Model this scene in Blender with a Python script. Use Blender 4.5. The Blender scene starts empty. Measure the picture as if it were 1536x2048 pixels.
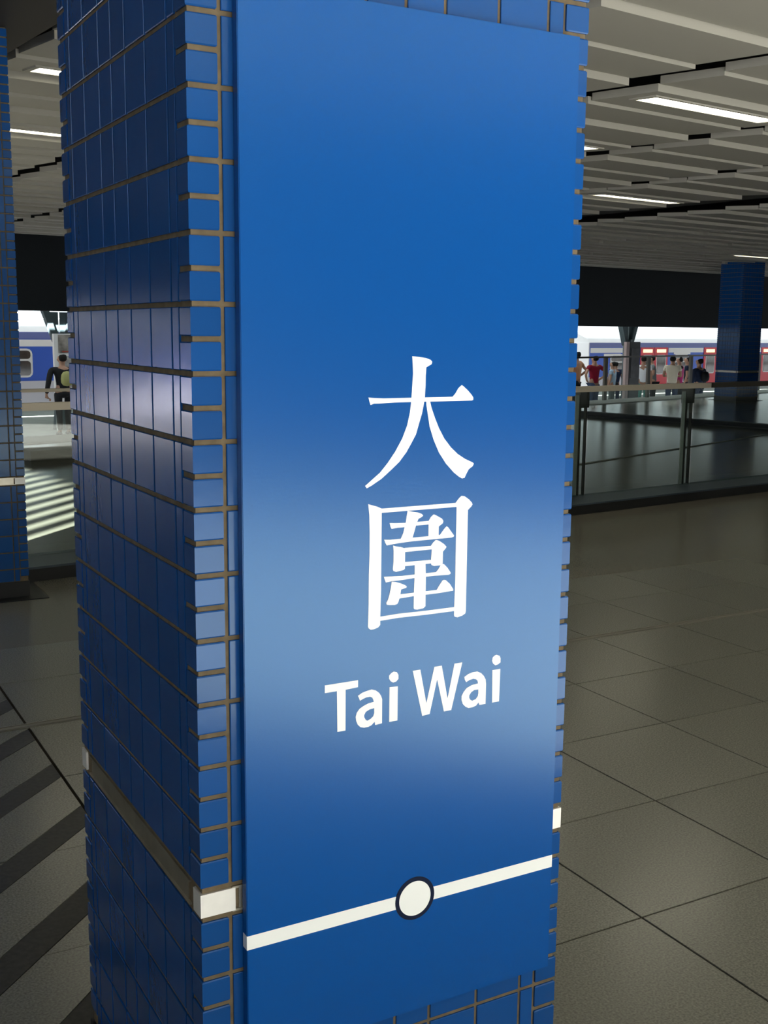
import bpy, bmesh, math, random
from mathutils import Vector, Matrix, geometry
random.seed(7)
S = bpy.context.scene
COL = S.collection
TH = math.radians(6.8)                       # the hall's grid is turned 6.8 degrees against the tiled column
def W(u, v, z=0.0):
    return Vector((u*math.cos(TH)-v*math.sin(TH), u*math.sin(TH)+v*math.cos(TH), z))
# ---------------------------------------------------------------- camera
cam = bpy.data.objects.new('camera', bpy.data.cameras.new('camera')); COL.objects.link(cam)
R_, U_, F_ = (0.8733,-0.4870,0.0090), (0.0694,0.1427,0.9873), (0.4821,0.8617,-0.1584)
cam.matrix_world = Matrix(((R_[0],U_[0],-F_[0],-0.5742),(R_[1],U_[1],-F_[1],-1.6105),(R_[2],U_[2],-F_[2],1.63),(0,0,0,1)))
cam.data.sensor_fit = 'VERTICAL'; cam.data.sensor_height = 36; cam.data.lens = 2257.37/2048*36
cam.data.clip_start = 0.05; cam.data.clip_end = 400
S.camera = cam
# ---------------------------------------------------------------- light
wd = bpy.data.worlds.new('world'); S.world = wd; wd.use_nodes = True
nt = wd.node_tree; bg = nt.nodes['Background']
bg.inputs[0].default_value = (0.86,0.95,1.0,1); bg.inputs[1].default_value = 2.0
sd = Vector(W(0.77*math.cos(math.radians(20)),0.64*math.cos(math.radians(20)))); sd.z = -math.sin(math.radians(20)); SUN_DIR = sd.normalized()
sl = bpy.data.lights.new('sun','SUN'); sl.energy = 112; sl.angle = math.radians(0.8); sl.color = (1,0.985,0.955)
so = bpy.data.objects.new('sun', sl); COL.objects.link(so); so.rotation_euler = SUN_DIR.to_track_quat('-Z','Y').to_euler(); so.location = (-20,-20,20)
S.view_settings.view_transform = 'Standard'; S.view_settings.look = 'None'; S.view_settings.gamma = 1
S.view_settings.use_curve_mapping = False; S.view_settings.exposure = 0.0
# ---------------------------------------------------------------- materials
MATS = {}
def mat(name, col, rough=0.5, metal=0.0, spec=0.5, var=0.0, noise=0.0, nscale=20.0, bump=0.0, bscale=60.0, emit=0.0, ior=1.5, coat=0.0, col2=None, coatr=0.1, tint=None):
    if name in MATS: return MATS[name]
    m = bpy.data.materials.new(name); m.use_nodes = True; n = m.node_tree; b = n.nodes['Principled BSDF']
    b.inputs['Base Color'].default_value = (*col,1); b.inputs['Roughness'].default_value = rough
    b.inputs['Metallic'].default_value = metal; b.inputs['Specular IOR Level'].default_value = spec; b.inputs['IOR'].default_value = ior
    b.inputs['Coat Weight'].default_value = coat; b.inputs['Coat Roughness'].default_value = coatr
    if tint: b.inputs['Specular Tint'].default_value = (*tint,1)
    if emit: b.inputs['Emission Color'].default_value = (*(col2 or col),1); b.inputs['Emission Strength'].default_value = emit
    src = None
    tc = n.nodes.new('ShaderNodeTexCoord')
    if noise:
        nz = n.nodes.new('ShaderNodeTexNoise'); nz.inputs['Scale'].default_value = nscale; nz.inputs['Detail'].default_value = 6
        n.links.new(tc.outputs['Object'], nz.inputs['Vector'])
        mx = n.nodes.new('ShaderNodeMix'); mx.data_type = 'RGBA'
        a = [c*(1-noise) for c in col]; c2 = col2 if (col2 and not emit) else [min(1,c*(1+noise)) for c in col]
        mx.inputs['A'].default_value = (*a,1); mx.inputs['B'].default_value = (*c2,1)
        rmp = n.nodes.new('ShaderNodeMapRange'); rmp.inputs[1].default_value = 0.3; rmp.inputs[2].default_value = 0.7
        n.links.new(nz.outputs['Fac'], rmp.inputs[0]); n.links.new(rmp.outputs[0], mx.inputs['Factor']); src = mx.outputs['Result']
    if var:
        oi = n.nodes.new('ShaderNodeObjectInfo'); hv = n.nodes.new('ShaderNodeHueSaturation')
        mr = n.nodes.new('ShaderNodeMapRange'); mr.inputs[3].default_value = 1-var; mr.inputs[4].default_value = 1+var
        n.links.new(oi.outputs['Random'], mr.inputs[0]); n.links.new(mr.outputs[0], hv.inputs['Value'])
        if src: n.links.new(src, hv.inputs['Color'])
        else: hv.inputs['Color'].default_value = (*col,1)
        src = hv.outputs['Color']
    if src: n.links.new(src, b.inputs['Base Color'])
    if bump:
        nb = n.nodes.new('ShaderNodeTexNoise'); nb.inputs['Scale'].default_value = bscale; nb.inputs['Detail'].default_value = 4
        n.links.new(tc.outputs['Object'], nb.inputs['Vector'])
        bp = n.nodes.new('ShaderNodeBump'); bp.inputs['Strength'].default_value = bump; bp.inputs['Distance'].default_value = 0.002
        n.links.new(nb.outputs['Fac'], bp.inputs['Height']); n.links.new(bp.outputs[0], b.inputs['Normal'])
    MATS[name] = m; return m
def glass_mat(name, tint, refl=1.0):
    m = bpy.data.materials.new(name); m.use_nodes = True; n = m.node_tree; n.nodes.remove(n.nodes['Principled BSDF'])
    o = n.nodes['Material Output']; t = n.nodes.new('ShaderNodeBsdfTransparent'); t.inputs[0].default_value = (*tint,1)
    g = n.nodes.new('ShaderNodeBsdfGlossy'); g.inputs['Roughness'].default_value = 0.02; g.inputs[0].default_value = (refl,refl,refl,1)
    lw = n.nodes.new('ShaderNodeLayerWeight'); pw = n.nodes.new('ShaderNodeMath'); pw.operation = 'POWER'; pw.inputs[1].default_value = 5; n.links.new(lw.outputs['Facing'], pw.inputs[0])
    f = n.nodes.new('ShaderNodeMapRange'); f.inputs[3].default_value = 0.03; f.inputs[4].default_value = 0.9; n.links.new(pw.outputs[0], f.inputs[0]); x = n.nodes.new('ShaderNodeMixShader')
    n.links.new(f.outputs[0], x.inputs[0]); n.links.new(t.outputs[0], x.inputs[1]); n.links.new(g.outputs[0], x.inputs[2]); n.links.new(x.outputs[0], o.inputs[0])
    return m
M_TILE  = mat('blue_glaze', (0.006,0.068,0.265), 0.17, var=0.10, spec=0.38, tint=(0.72,0.92,1.0), bump=0.12, bscale=30)
M_GROUT = mat('grout', (0.15,0.115,0.07), 0.9, noise=0.25, nscale=40, spec=0.2)
M_PANEL = mat('panel_blue', (0.0005,0.074,0.325), 0.22, spec=0.55, tint=(0.62,0.93,1.0), bump=0.04, bscale=180)
M_PSIDE = mat('panel_edge_blue', (0.004,0.06,0.24), 0.35)
M_WHITE = mat('vinyl_white', (0.95,0.97,0.95), 0.5)
M_NAVY  = mat('vinyl_navy', (0.004,0.010,0.035), 0.6, spec=0.15)
M_STEEL = mat('brushed_steel', (0.62,0.60,0.55), 0.32, metal=1.0, noise=0.12, nscale=30)
M_STEELW= mat('brushed_steel_corner', (0.85,0.84,0.80), 0.5, metal=0.6, noise=0.06, nscale=25)
M_BRONZE= mat('dull_steel_channel', (0.50,0.47,0.39), 0.3, metal=0.9, noise=0.15, nscale=18)
M_GRAN  = mat('beige_granite', (0.185,0.183,0.152), 0.24, noise=0.32, nscale=160, var=0.05, spec=0.5)
M_GRANF = mat('polished_granite', (0.17,0.163,0.128), 0.2, noise=0.12, nscale=120, spec=0.6)
M_DARKS = mat('dark_granite', (0.045,0.043,0.035), 0.45, noise=0.3, nscale=60, spec=0.3)
M_JOINT = mat('joint_filler', (0.022,0.017,0.010), 0.95, spec=0.1)
M_STRIP = mat('expansion_strip', (0.20,0.19,0.155), 0.5, metal=0.2)
M_PLANK = mat('ceiling_plank_paint', (0.40,0.39,0.345), 0.6, var=0.03)
M_VOID  = mat('void_black', (0.010,0.011,0.010), 0.9)
M_DKBLUE= mat('fascia_blue_black', (0.003,0.006,0.009), 0.8, noise=0.1, nscale=2)
M_BEAM  = mat('beam_brown', (0.035,0.030,0.024), 0.7)
M_CURB  = mat('curb_blue_stone', (0.045,0.065,0.085), 0.4)
M_BLACK = mat('black_skirting', (0.012,0.012,0.012), 0.5)
M_RAILP = mat('rail_pale_steel', (0.50,0.45,0.36), 0.45, metal=0.5)
M_RAILD = mat('rail_dark_steel', (0.05,0.045,0.035), 0.4, metal=0.5)
M_GLASS = glass_mat('balustrade_glass', (0.80,0.86,0.84))
M_DIMGLASS = glass_mat('dimming_glass', (0.58,0.58,0.62))
M_PAVE  = mat('pale_concrete', (0.46,0.45,0.42), 0.8, noise=0.1, nscale=3)
M_BACK  = mat('reflection_block_dark', (0.035,0.04,0.045), 0.8, noise=0.2, nscale=1)
M_WALL  = mat('wall_dark_blue', (0.03,0.045,0.06), 0.6)
M_TUBE  = mat('lamp_diffuser', (0.9,0.88,0.75), 0.5, emit=9.0, col2=(1.0,0.93,0.72))
M_TEAL  = mat('teal_steel', (0.06,0.09,0.10), 0.5)
# ---------------------------------------------------------------- geometry helpers
class MB:
    def __init__(s): s.v = []; s.f = []; s.sm = False
    def box(s, c, d, rot=0.0, taper=0.0):
        c = Vector(c); h = Vector(d)/2; k = len(s.v); r = Matrix.Rotation(rot,3,'Z')
        for x,y,z in ((-1,-1,-1),(1,-1,-1),(1,1,-1),(-1,1,-1),(-1,-1,1),(1,-1,1),(1,1,1),(-1,1,1)):
            s.v.append(c + r@Vector((x*h.x,y*h.y,z*h.z)))
        s.f += [tuple(k+i for i in q) for q in ((3,2,1,0),(4,5,6,7),(0,1,5,4),(1,2,6,5),(2,3,7,6),(3,0,4,7))]; return s
    def hexa(s, pts):                                   # eight corners: bottom four, top four
        k = len(s.v); s.v += [Vector(p) for p in pts]
        s.f += [tuple(k+i for i in q) for q in ((3,2,1,0),(4,5,6,7),(0,1,5,4),(1,2,6,5),(2,3,7,6),(3,0,4,7))]; return s
    def prism(s, poly, z0, z1):                         # ccw polygon in xy
        k = len(s.v); n = len(poly); s.v += [Vector((p[0],p[1],z0)) for p in poly]+[Vector((p[0],p[1],z1)) for p in poly]
        s.f += [tuple(range(k+n-1,k-1,-1)), tuple(range(k+n,k+2*n))]+[(k+i,k+(i+1)%n,k+n+(i+1)%n,k+n+i) for i in range(n)]; return s
    def sweep(s, prof, a, b):                           # closed profile [(out, z)] swept from a to b, out = right-hand side of travel
        a = Vector(a); b = Vector(b); t = (b-a); t.z = 0; t.normalize(); o = Vector((t.y,-t.x,0)); k = len(s.v); n = len(prof)
        for e in (a,b): s.v += [e+o*p[0]+Vector((0,0,p[1])) for p in prof]
        s.f += [tuple(range(k,k+n)), tuple(range(k+2*n-1,k+n-1,-1))]+[(k+i,k+n+i,k+n+(i+1)%n,k+(i+1)%n) for i in range(n)]; return s
    def tube(s, a, b, r0, r1=None, n=12):
        a = Vector(a); b = Vector(b); r1 = r0 if r1 is None else r1; q = (b-a).to_track_quat('Z','Y').to_matrix(); k = len(s.v)
        for e,r in ((a,r0),(b,r1)):
            s.v += [e+q@Vector((r*math.cos(2*math.pi*i/n),r*math.sin(2*math.pi*i/n),0)) for i in range(n)]
        s.f += [tuple(range(k+n-1,k-1,-1)), tuple(range(k+n,k+2*n))]+[(k+i,k+(i+1)%n,k+n+(i+1)%n,k+n+i) for i in range(n)]; return s
    def mesh(s, name, m, loc=(0,0,0)):
        me = bpy.data.meshes.new(name); L = Vector(loc); me.from_pydata([v-L for v in s.v],[],s.f)
        bm = bmesh.new(); bm.from_mesh(me); bmesh.ops.recalc_face_normals(bm, faces=bm.faces); bm.to_mesh(me); bm.free()
        if s.sm: me.shade_smooth()
        me.materials.append(m); return me
    def build(s, name, m, parent=None, loc=None):
        base = parent_loc(parent)
        if loc is None: loc = base if parent else Vector((0,0,0))
        o = bpy.data.objects.new(name, s.mesh(name, m, loc)); COL.objects.link(o)
        if parent: o.parent = parent; o.location = Vector(loc)-base
        else: o.location = loc
        WLOC[o] = Vector(loc); return o
WLOC = {}
def parent_loc(p): return WLOC.get(p, Vector((0,0,0))) if p else Vector((0,0,0))
def link(name, me, parent, loc, rz=0.0):
    o = bpy.data.objects.new(name, me); COL.objects.link(o); o.parent = parent
    o.location = Vector(loc)-parent_loc(parent); o.rotation_euler = (0,0,rz); WLOC[o] = Vector(loc); return o
def empty(name, loc, label, cat, group=None):
    o = bpy.data.objects.new(name, None); COL.objects.link(o); o.location = loc; o.empty_display_size = 0.1; WLOC[o] = Vector(loc)
    return tag(o, label, cat, group)
def tag(o, label=None, cat=None, group=None, kind=None):
    if label: o['label'] = label
    if cat: o['category'] = cat
    if group: o['group'] = group
    if kind: o['kind'] = kind
    return o
def struct(name, mb, m, label=None, parent=None):
    o = mb.build(name, m, parent)
    if not parent: tag(o, label, 'structure' if False else None, kind='structure')
    return o
def clip(poly, a, b, c):                                # keep a*x+b*y <= c
    out = []
    for i in range(len(poly)):
        p, q = poly[i], poly[(i+1)%len(poly)]; dp = a*p[0]+b*p[1]-c; dq = a*q[0]+b*q[1]-c
        if dp <= 0: out.append(p)
        if dp*dq < 0: t = dp/(dp-dq); out.append((p[0]+(q[0]-p[0])*t, p[1]+(q[1]-p[1])*t))
    return out
def area(p): return 0.5*sum(p[i][0]*p[(i+1)%len(p)][1]-p[(i+1)%len(p)][0]*p[i][1] for i in range(len(p)))
GLYPHS = {'character_big':[[[[3640,15900],[3750,15890],[3900,15870],[3990,15840],[4020,15810],[4010,15770],[3910,15720],[3900,15580],[3900,15430],[3890,15240],[3870,15110],[3840,14970],[3790,14820],[3730,14630],[3640,14480],[3550,14340],[3420,14190],[3260,14060],[3090,13930],[2910,13830],[2820,13790],[2790,13830],[2910,13920],[3060,14030],[3200,14180],[3340,14360],[3470,14570],[3560,14780],[3610,14990],[3630,15150],[3640,15290],[3650,15470],[3660,15620],[3650,15790]]],[[[2840,15250],[2940,15240],[3120,15230],[3400,15230],[3640,15230],[3890,15230],[4150,15230],[4380,15230],[4430,15230],[4480,15280],[4540,15370],[4590,15410],[4610,15420],[4640,15400],[4730,15330],[4810,15250],[4840,15210],[4840,15170],[4810,15160],[4460,15160],[4000,15160],[3640,15160],[3330,15160],[3040,15150],[2940,15150],[2880,15130],[2860,15180]]],[[[3920,15170],[3990,15170],[4020,15060],[4090,14890],[4170,14720],[4280,14540],[4410,14390],[4550,14270],[4700,14180],[4860,14110],[4880,14090],[4860,14050],[4780,14000],[4730,13920],[4700,13860],[4650,13850],[4590,13880],[4480,13960],[4320,14120],[4180,14310],[4070,14530],[3990,14750],[3950,14960],[3920,15110]]]],'character_wall':[[[[2850,13530],[2910,13510],[3010,13480],[3100,13440],[3100,13360],[3100,13040],[3100,12570],[3100,12090],[3090,11640],[3090,11550],[3090,11490],[3050,11450],[2970,11430],[2910,11430],[2870,11460],[2860,11490],[2870,11880],[2870,12360],[2880,12710],[2880,13060],[2870,13350]]],[[[3080,13440],[3690,13440],[4250,13440],[4550,13440],[4550,13370],[3970,13370],[3420,13370],[3080,13370]]],[[[4530,13440],[4590,13510],[4640,13550],[4660,13550],[4710,13540],[4800,13480],[4860,13420],[4870,13390],[4850,13360],[4780,13300],[4780,13030],[4780,12650],[4780,12280],[4780,11900],[4780,11530],[4770,11490],[4710,11460],[4610,11440],[4550,11460],[4540,11490],[4540,11620],[4550,12050],[4550,12550],[4550,13040],[4550,13360]]],[[[3090,11630],[3440,11640],[4000,11630],[4560,11630],[4560,11560],[4000,11560],[3440,11570],[3090,11560]]],[[[3590,13370],[3670,13350],[3780,13330],[3860,13300],[3890,13270],[3870,13250],[3800,13220],[3780,13180],[3750,13100],[3720,13000],[3690,12910],[3690,12870],[3450,12880],[3470,12920],[3510,13000],[3540,13120],[3560,13190],[3570,13270]]],[[[3250,13190],[3360,13180],[3560,13170],[3780,13170],[4000,13170],[4000,13110],[3750,13110],[3530,13100],[3400,13100],[3290,13090],[3270,13120]]],[[[4000,13170],[4040,13230],[4090,13270],[4110,13270],[4170,13240],[4260,13190],[4290,13150],[4280,13110],[4200,13060],[4200,12920],[4220,12910],[4210,12850],[4000,12850],[4000,13010]]],[[[3150,12920],[3260,12910],[3460,12910],[3700,12910],[3990,12910],[4220,12910],[4240,12930],[4290,12990],[4340,13040],[4360,13050],[4390,13030],[4460,12940],[4510,12880],[4500,12860],[4460,12850],[4120,12850],[3700,12850],[3430,12840],[3290,12830],[3200,12820],[3170,12870]]],[[[3320,12810],[3370,12790],[3470,12770],[3550,12740],[3550,12680],[3550,12520],[3550,12440],[3550,12400],[3530,12380],[3470,12370],[3380,12360],[3330,12380],[3320,12410],[3330,12540],[3330,12720]]],[[[3540,12750],[4060,12740],[4080,12680],[3540,12680]]],[[[4050,12740],[4090,12790],[4140,12830],[4170,12830],[4220,12810],[4310,12750],[4360,12700],[4350,12680],[4290,12620],[4290,12530],[4290,12420],[4270,12390],[4190,12390],[4120,12390],[4070,12410],[4060,12440],[4060,12530],[4070,12680]]],[[[3540,12510],[4080,12500],[4080,12440],[3950,12440],[3730,12440],[3540,12440]]],[[[3740,12460],[3950,12450],[3960,12230],[3960,11990],[3960,11760],[3960,11710],[3920,11680],[3800,11670],[3750,11680],[3730,11700],[3730,11760],[3730,12010],[3740,12250]]],[[[3150,12300],[3300,12290],[3500,12280],[3730,12280],[3960,12280],[4160,12280],[4200,12320],[4250,12390],[4290,12410],[4320,12400],[4390,12330],[4450,12250],[4450,12220],[4410,12210],[4130,12220],[3950,12220],[3710,12220],[3500,12210],[3300,12210],[3190,12200],[3170,12240]]],[[[3300,12200],[3370,12190],[3460,12160],[3550,12120],[3590,12090],[3580,12070],[3480,12050],[3470,11980],[3450,11900],[3430,11840],[3410,11810],[3360,11800],[3260,11810],[3210,11820],[3200,11850],[3230,11900],[3260,11990],[3280,12080]]],[[[3460,11970],[3740,11970],[3950,11970],[4180,11970],[4220,12030],[4290,12120],[4320,12130],[4360,12120],[4440,12050],[4510,11950],[4510,11920],[4470,11920],[4210,11910],[3960,11910],[3720,11910],[3450,11900]]]],'t':[[[[2070,10600],[2680,10600],[2680,10480],[2450,10470],[2450,9770],[2300,9770],[2290,10470],[2070,10470]]]],'a1':[[[[2680,10330],[2760,10370],[2850,10390],[2940,10400],[3020,10370],[3080,10320],[3120,10260],[3140,10200],[3140,9990],[3140,9780],[3010,9770],[3000,9830],[2940,9780],[2880,9760],[2800,9760],[2730,9780],[2680,9830],[2650,9900],[2640,9970],[2660,10040],[2710,10100],[2790,10140],[2880,10170],[2980,10180],[2970,10220],[2950,10260],[2910,10280],[2840,10280],[2770,10260],[2720,10240],[2700,10290]],[[2990,10070],[2900,10060],[2830,10030],[2800,9980],[2800,9940],[2830,9890],[2860,9870],[2920,9890],[2970,9930],[2990,9980]]]],'i1':[[[[3360,10650],[3420,10630],[3450,10580],[3450,10510],[3410,10470],[3350,10460],[3300,10490],[3270,10540],[3270,10590],[3310,10630]]],[[[3280,10390],[3440,10380],[3440,9780],[3280,9780]]]],'w':[[[[3730,10610],[3880,10610],[4010,9990],[4160,10620],[4310,10620],[4440,10010],[4570,10620],[4730,10620],[4520,9790],[4370,9790],[4220,10390],[4080,9790],[3930,9780]]]],'a2':[[[[4780,10350],[4860,10390],[4950,10410],[5050,10410],[5130,10370],[5190,10310],[5230,10240],[5240,10160],[5240,9940],[5240,9790],[5110,9790],[5090,9840],[5040,9790],[4970,9770],[4880,9770],[4820,9800],[4760,9860],[4730,9940],[4730,10010],[4770,10080],[4830,10140],[4940,10180],[5070,10190],[5060,10240],[5030,10270],[4970,10290],[4890,10280],[4820,10250],[4790,10300]],[[5080,10080],[4990,10080],[4930,10050],[4890,10000],[4890,9950],[4920,9910],[4960,9890],[5030,9910],[5070,9960],[5080,10010]]]],'i2':[[[[5450,10660],[5520,10630],[5540,10580],[5540,10510],[5490,10480],[5430,10470],[5380,10510],[5360,10560],[5370,10620],[5410,10650]]],[[[5370,10390],[5540,10390],[5530,9790],[5380,9790]]]]}
# ================================================================ floor
CEIL = 3.33
GX = [0.33+0.595*i for i in range(-4,10)]                # tile joints along x
GY = [0.62+0.595*j for j in range(-3,5)]+[3.045]+[3.045+0.595*j for j in range(1,3)]
NX0, NX1, NY0, NY1 = GX[0], GX[-1], GY[0], GY[-1]
floor_mb = MB()
floor_mb.prism([(NX0,NY0),(NX1,NY0),(NX1,NY1),(NX0,NY1)], -0.12, -0.012)
E_ = lambda u: 15.21+(u-4.854)*0.165                     # slanted outer edge of the hall floor
Sa, Sb, Sc, Sd = W(-9,E_(-9)), W(60,E_(60)), W(60,-9), W(-9,-9)
Sc, Sd = W(60,-1.9), W(-9,-1.9)
outer = [tuple(Sd[:2]),tuple(Sc[:2]),tuple(Sb[:2]),tuple(Sa[:2])]
floor_mb.prism(clip(outer,0,1,NY0), -0.12, 0)
floor_mb.prism(clip(outer,0,-1,-NY1), -0.12, 0)
mid = clip(clip(outer,0,-1,-NY0),0,1,NY1)
floor_mb.prism(clip(mid,1,0,NX0), -0.12, 0); floor_mb.prism(clip(mid,-1,0,-NX1), -0.12, 0)
floor = floor_mb.build('floor', M_GRANF); tag(floor, 'polished grey granite floor of the station hall beyond the glass balustrades', kind='structure')
bed = MB().prism([(NX0,NY0),(NX1,NY0),(NX1,NY1),(NX0,NY1)], -0.012, -0.0035).build('tile_bed', M_JOINT, floor)
g = 0.0036
def slab(name, poly, m, z=0.0):
    c = Vector((sum(p[0] for p in poly)/len(poly), sum(p[1] for p in poly)/len(poly), 0))
    o = MB().prism(poly,-0.0035,z).build(name, m, floor, loc=c); return o
for j in range(len(GY)-1):
    y0, y1 = GY[j]+g, GY[j+1]-g
    if GY[j+1] == 3.045: continue
    for i in range(len(GX)-1):
        if GX[i] < 0.33-1e-6: continue
        slab('floor_tile', [(GX[i]+g,y0),(GX[i+1]-g,y0),(GX[i+1]-g,y1),(GX[i]+g,y1)], M_GRAN, random.uniform(-0.0004,0.0004))
STR = (2.985, 3.045)
# left of x = 0.33 dark stone bands run diagonally through the paving
for k in range(-9, 14):
    t1 = 0.936+0.43*k; t0 = t1-0.142; tp = t0-0.288
    for nm,(a,b),m in (('dark_stone_strip',(t0,t1),M_DARKS),('floor_tile',(tp,t0),M_GRAN)):
        for (ya,yb) in ((NY0,STR[0]),(STR[1],NY1)):
            poly = [(NX0,ya),(0.33-0.008,ya),(0.33-0.008,yb),(NX0,yb)]
            poly = clip(clip(poly,1,-1,-a-0.002),-1,1,b-0.002)
            if len(poly) < 3 or abs(area(poly)) < 0.002: continue
            if nm == 'dark_stone_strip': slab(nm, poly, m, 0.0002); continue
            cuts = [ya]+[y for y in GY if ya+0.01 < y < yb-0.01]+[yb]
            for q in range(len(cuts)-1):
                pp = clip(clip(poly,0,-1,-cuts[q]-0.0015),0,1,cuts[q+1]-0.0015)
                if len(pp) >= 3 and abs(area(pp)) > 0.002: slab(nm, pp, m, random.uniform(-0.0004,0.0004))
o = MB().prism([(NX0,STR[0]+0.006),(NX1,STR[0]+0.006),(NX1,STR[1]-0.006),(NX0,STR[1]-0.006)],-0.0035,0.0015)
for s_ in (0.010,0.046): o.prism([(NX0,STR[0]+s_),(NX1,STR[0]+s_),(NX1,STR[0]+s_+0.006),(NX0,STR[0]+s_+0.006)],0.0015,0.004)
o.build('expansion_strip', M_STRIP, floor)
MB().hexa([*(W(*p,0.0) for p in ((9.45,8.36),(24,11.85),(24,11.91),(9.45,8.42))), *(W(*p,0.006) for p in ((9.45,8.36),(24,11.85),(24,11.91),(9.45,8.42)))]).build('floor_divider', M_STRIP, floor)
sunstrip = MB(); a0,a1 = (-9,E_(-9)),(60,E_(60))
sunstrip.hexa([W(a0[0],a0[1]-0.85,0),W(a1[0],a1[1]-0.85,0),W(a1[0],a1[1]+0.02,0),W(a0[0],a0[1]+0.02,0),W(a0[0],a0[1]-0.85,0.02),W(a1[0],a1[1]-0.85,0.02),W(a1[0],a1[1]+0.02,0.02),W(a0[0],a0[1]+0.02,0.02)])
sunstrip.build('painted_sun_strip', mat('sunlight_white',(0.93,0.94,0.93),0.6), floor)  # white strip painted in place of sunlight along the floor edge
# platform one step lower, the track bed, the ground behind the camera
pl = MB().prism([tuple(W(-40,E_(-40)+0.05)[:2]),tuple(W(80,E_(80)+0.05)[:2]),tuple(W(80,31.2)[:2]),tuple(W(-40,31.2)[:2])],-0.95,-0.77).build('floor_platform', M_PAVE)
tag(pl,'pale concrete train platform lying lower than the hall floor',kind='structure')
MB().prism([tuple(W(-40,31.2)[:2]),tuple(W(80,31.2)[:2]),tuple(W(80,60)[:2]),tuple(W(-40,60)[:2])],-2.1,-1.9).build('floor_trackbed', mat('ballast',(0.12,0.11,0.10),0.9,noise=0.3,nscale=12))
tag(bpy.data.objects['floor_trackbed'],'track bed beneath the train',kind='structure')
gr = MB().prism([tuple(W(-40,-30)[:2]),tuple(W(60,-30)[:2]),tuple(W(60,-1.9)[:2]),tuple(W(-40,-1.9)[:2])],-0.2,-0.001)
gr.prism([tuple(W(-40,-1.9)[:2]),tuple(W(-9,-1.9)[:2]),tuple(W(-9,13)[:2]),tuple(W(-40,13)[:2])],-0.2,-0.02)
tag(gr.build('floor_forecourt', M_PAVE),'sunlit pale paving of the forecourt outside the hall',kind='structure')
# ================================================================ ceiling
ce = MB()
ce.hexa([W(-3.6,-6.5,CEIL+0.42),W(60,-6.5,CEIL+0.42),W(60,20.6,CEIL+0.42),W(-3.6,20.6,CEIL+0.42),W(-3.6,-6.5,CEIL+0.7),W(60,-6.5,CEIL+0.7),W(60,20.6,CEIL+0.7),W(-3.6,20.6,CEIL+0.7)])
ceil_o = ce.build('ceiling', M_VOID); tag(ceil_o,'dark void above the hung ceiling planks',kind='structure')
BAYS = [(1.78,3.58),(3.83,5.40),(5.70,7.54),(7.83,9.54),(9.84,11.62),(12.85,15.5),(15.62,17.8),(17.92,20.1),(20.22,22.4),(22.52,24.9),(25.02,27.3),(27.42,29.7)]
PV = lambda k: 2.884+0.6145*k+(0.045 if k%2 else 0.0)
def plank_pts(u0,u1,k,zo):
    v0, v1 = PV(k), PV(k+1)-0.02; z0, z1 = CEIL+zo, CEIL+zo+0.034
    q = [(u0,v0,z0),(u1,v0,z0),(u1,v1,z1),(u0,v1,z1)]
    return [W(*p) for p in q]+[W(p[0],p[1],p[2]+0.055) for p in q]
far = MB(); rng = random.Random(3); pm = {}
for bi,(u0,u1) in enumerate(BAYS):
    for k in range(-3,29):
        if PV(k+1) > 20.3: continue
        if u0 < 0 and k > 10: continue
        zo = (0.006 if k%2 else -0.006); du = rng.uniform(-0.012,0.012)
        A = plank_pts(u0+du,u1+du,k,zo)
        near = (bi in (0,1,2,3,4) and k <= 15) or (bi in (5,6,7,8) and 3 <= k <= 14)
        if near:
            c = sum(A,Vector())/8; MB().hexa(A).build('plank', M_PLANK, ceil_o, loc=c)
        else: far.hexa(A)
fo = far.build('plank_field', M_PLANK, ceil_o); fo['kind'] = 'stuff'
sf = MB().hexa([W(-3.4,-6.4,CEIL),W(40,-6.4,CEIL),W(40,0.9,CEIL),W(-3.4,0.9,CEIL),W(-3.4,-6.4,CEIL+0.06),W(40,-6.4,CEIL+0.06),W(40,0.9,CEIL+0.06),W(-3.4,0.9,CEIL+0.06)])
sf.build('soffit', M_PLANK, ceil_o)
MB().hexa([W(u,v,z) for z in (CEIL-0.02,CEIL+0.42) for u,v in ((-1.3,1.0),(1.66,1.0),(1.66,20.2),(-1.3,20.2))]).build('beam_soffit', M_BEAM, ceil_o)
MB().hexa([W(u,v,z) for z in (CEIL+0.12,CEIL+0.42) for u,v in ((11.95,1.0),(12.6,1.0),(12.6,20.2),(11.95,20.2))]).build('beam_soffit', M_VOID, ceil_o)
# far dark fascia over the opening
fa = MB().hexa([W(u,v,z) for z in (1.96,CEIL+0.6) for u,v in ((-25,20.4),(12.5,20.4),(12.5,20.8),(-25,20.8))])
fa.hexa([W(u,v,z) for z in (1.81,CEIL+0.6) for u,v in ((12.5,20.4),(60,20.4),(60,20.8),(12.5,20.8))])
tag(fa.build('wall_back', M_DKBLUE),'near-black fascia hanging over the opening towards the train',kind='structure')
for i in range(7):  # unseen panes added to dim the reflection on the column's left face
    s_ = MB().hexa([W(u,v,z) for z in (-0.77,1.96) for u,v in ((-7.0+1.4*i,20.5),(-5.65+1.4*i,20.5),(-5.65+1.4*i,20.53),(-7.0+1.4*i,20.53))]).build('window_%d'%(i+1), M_DIMGLASS)
    tag(s_,'smoked glass pane closing the opening left of the view',kind='structure')
wr = MB().hexa([W(u,v,z) for z in (0,CEIL+0.6) for u,v in ((33,-8.5),(33.3,-8.5),(33.3,12),(33,12))])
tag(wr.build('wall_right', M_WALL),'dark side wall of the hall',kind='structure')
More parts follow.
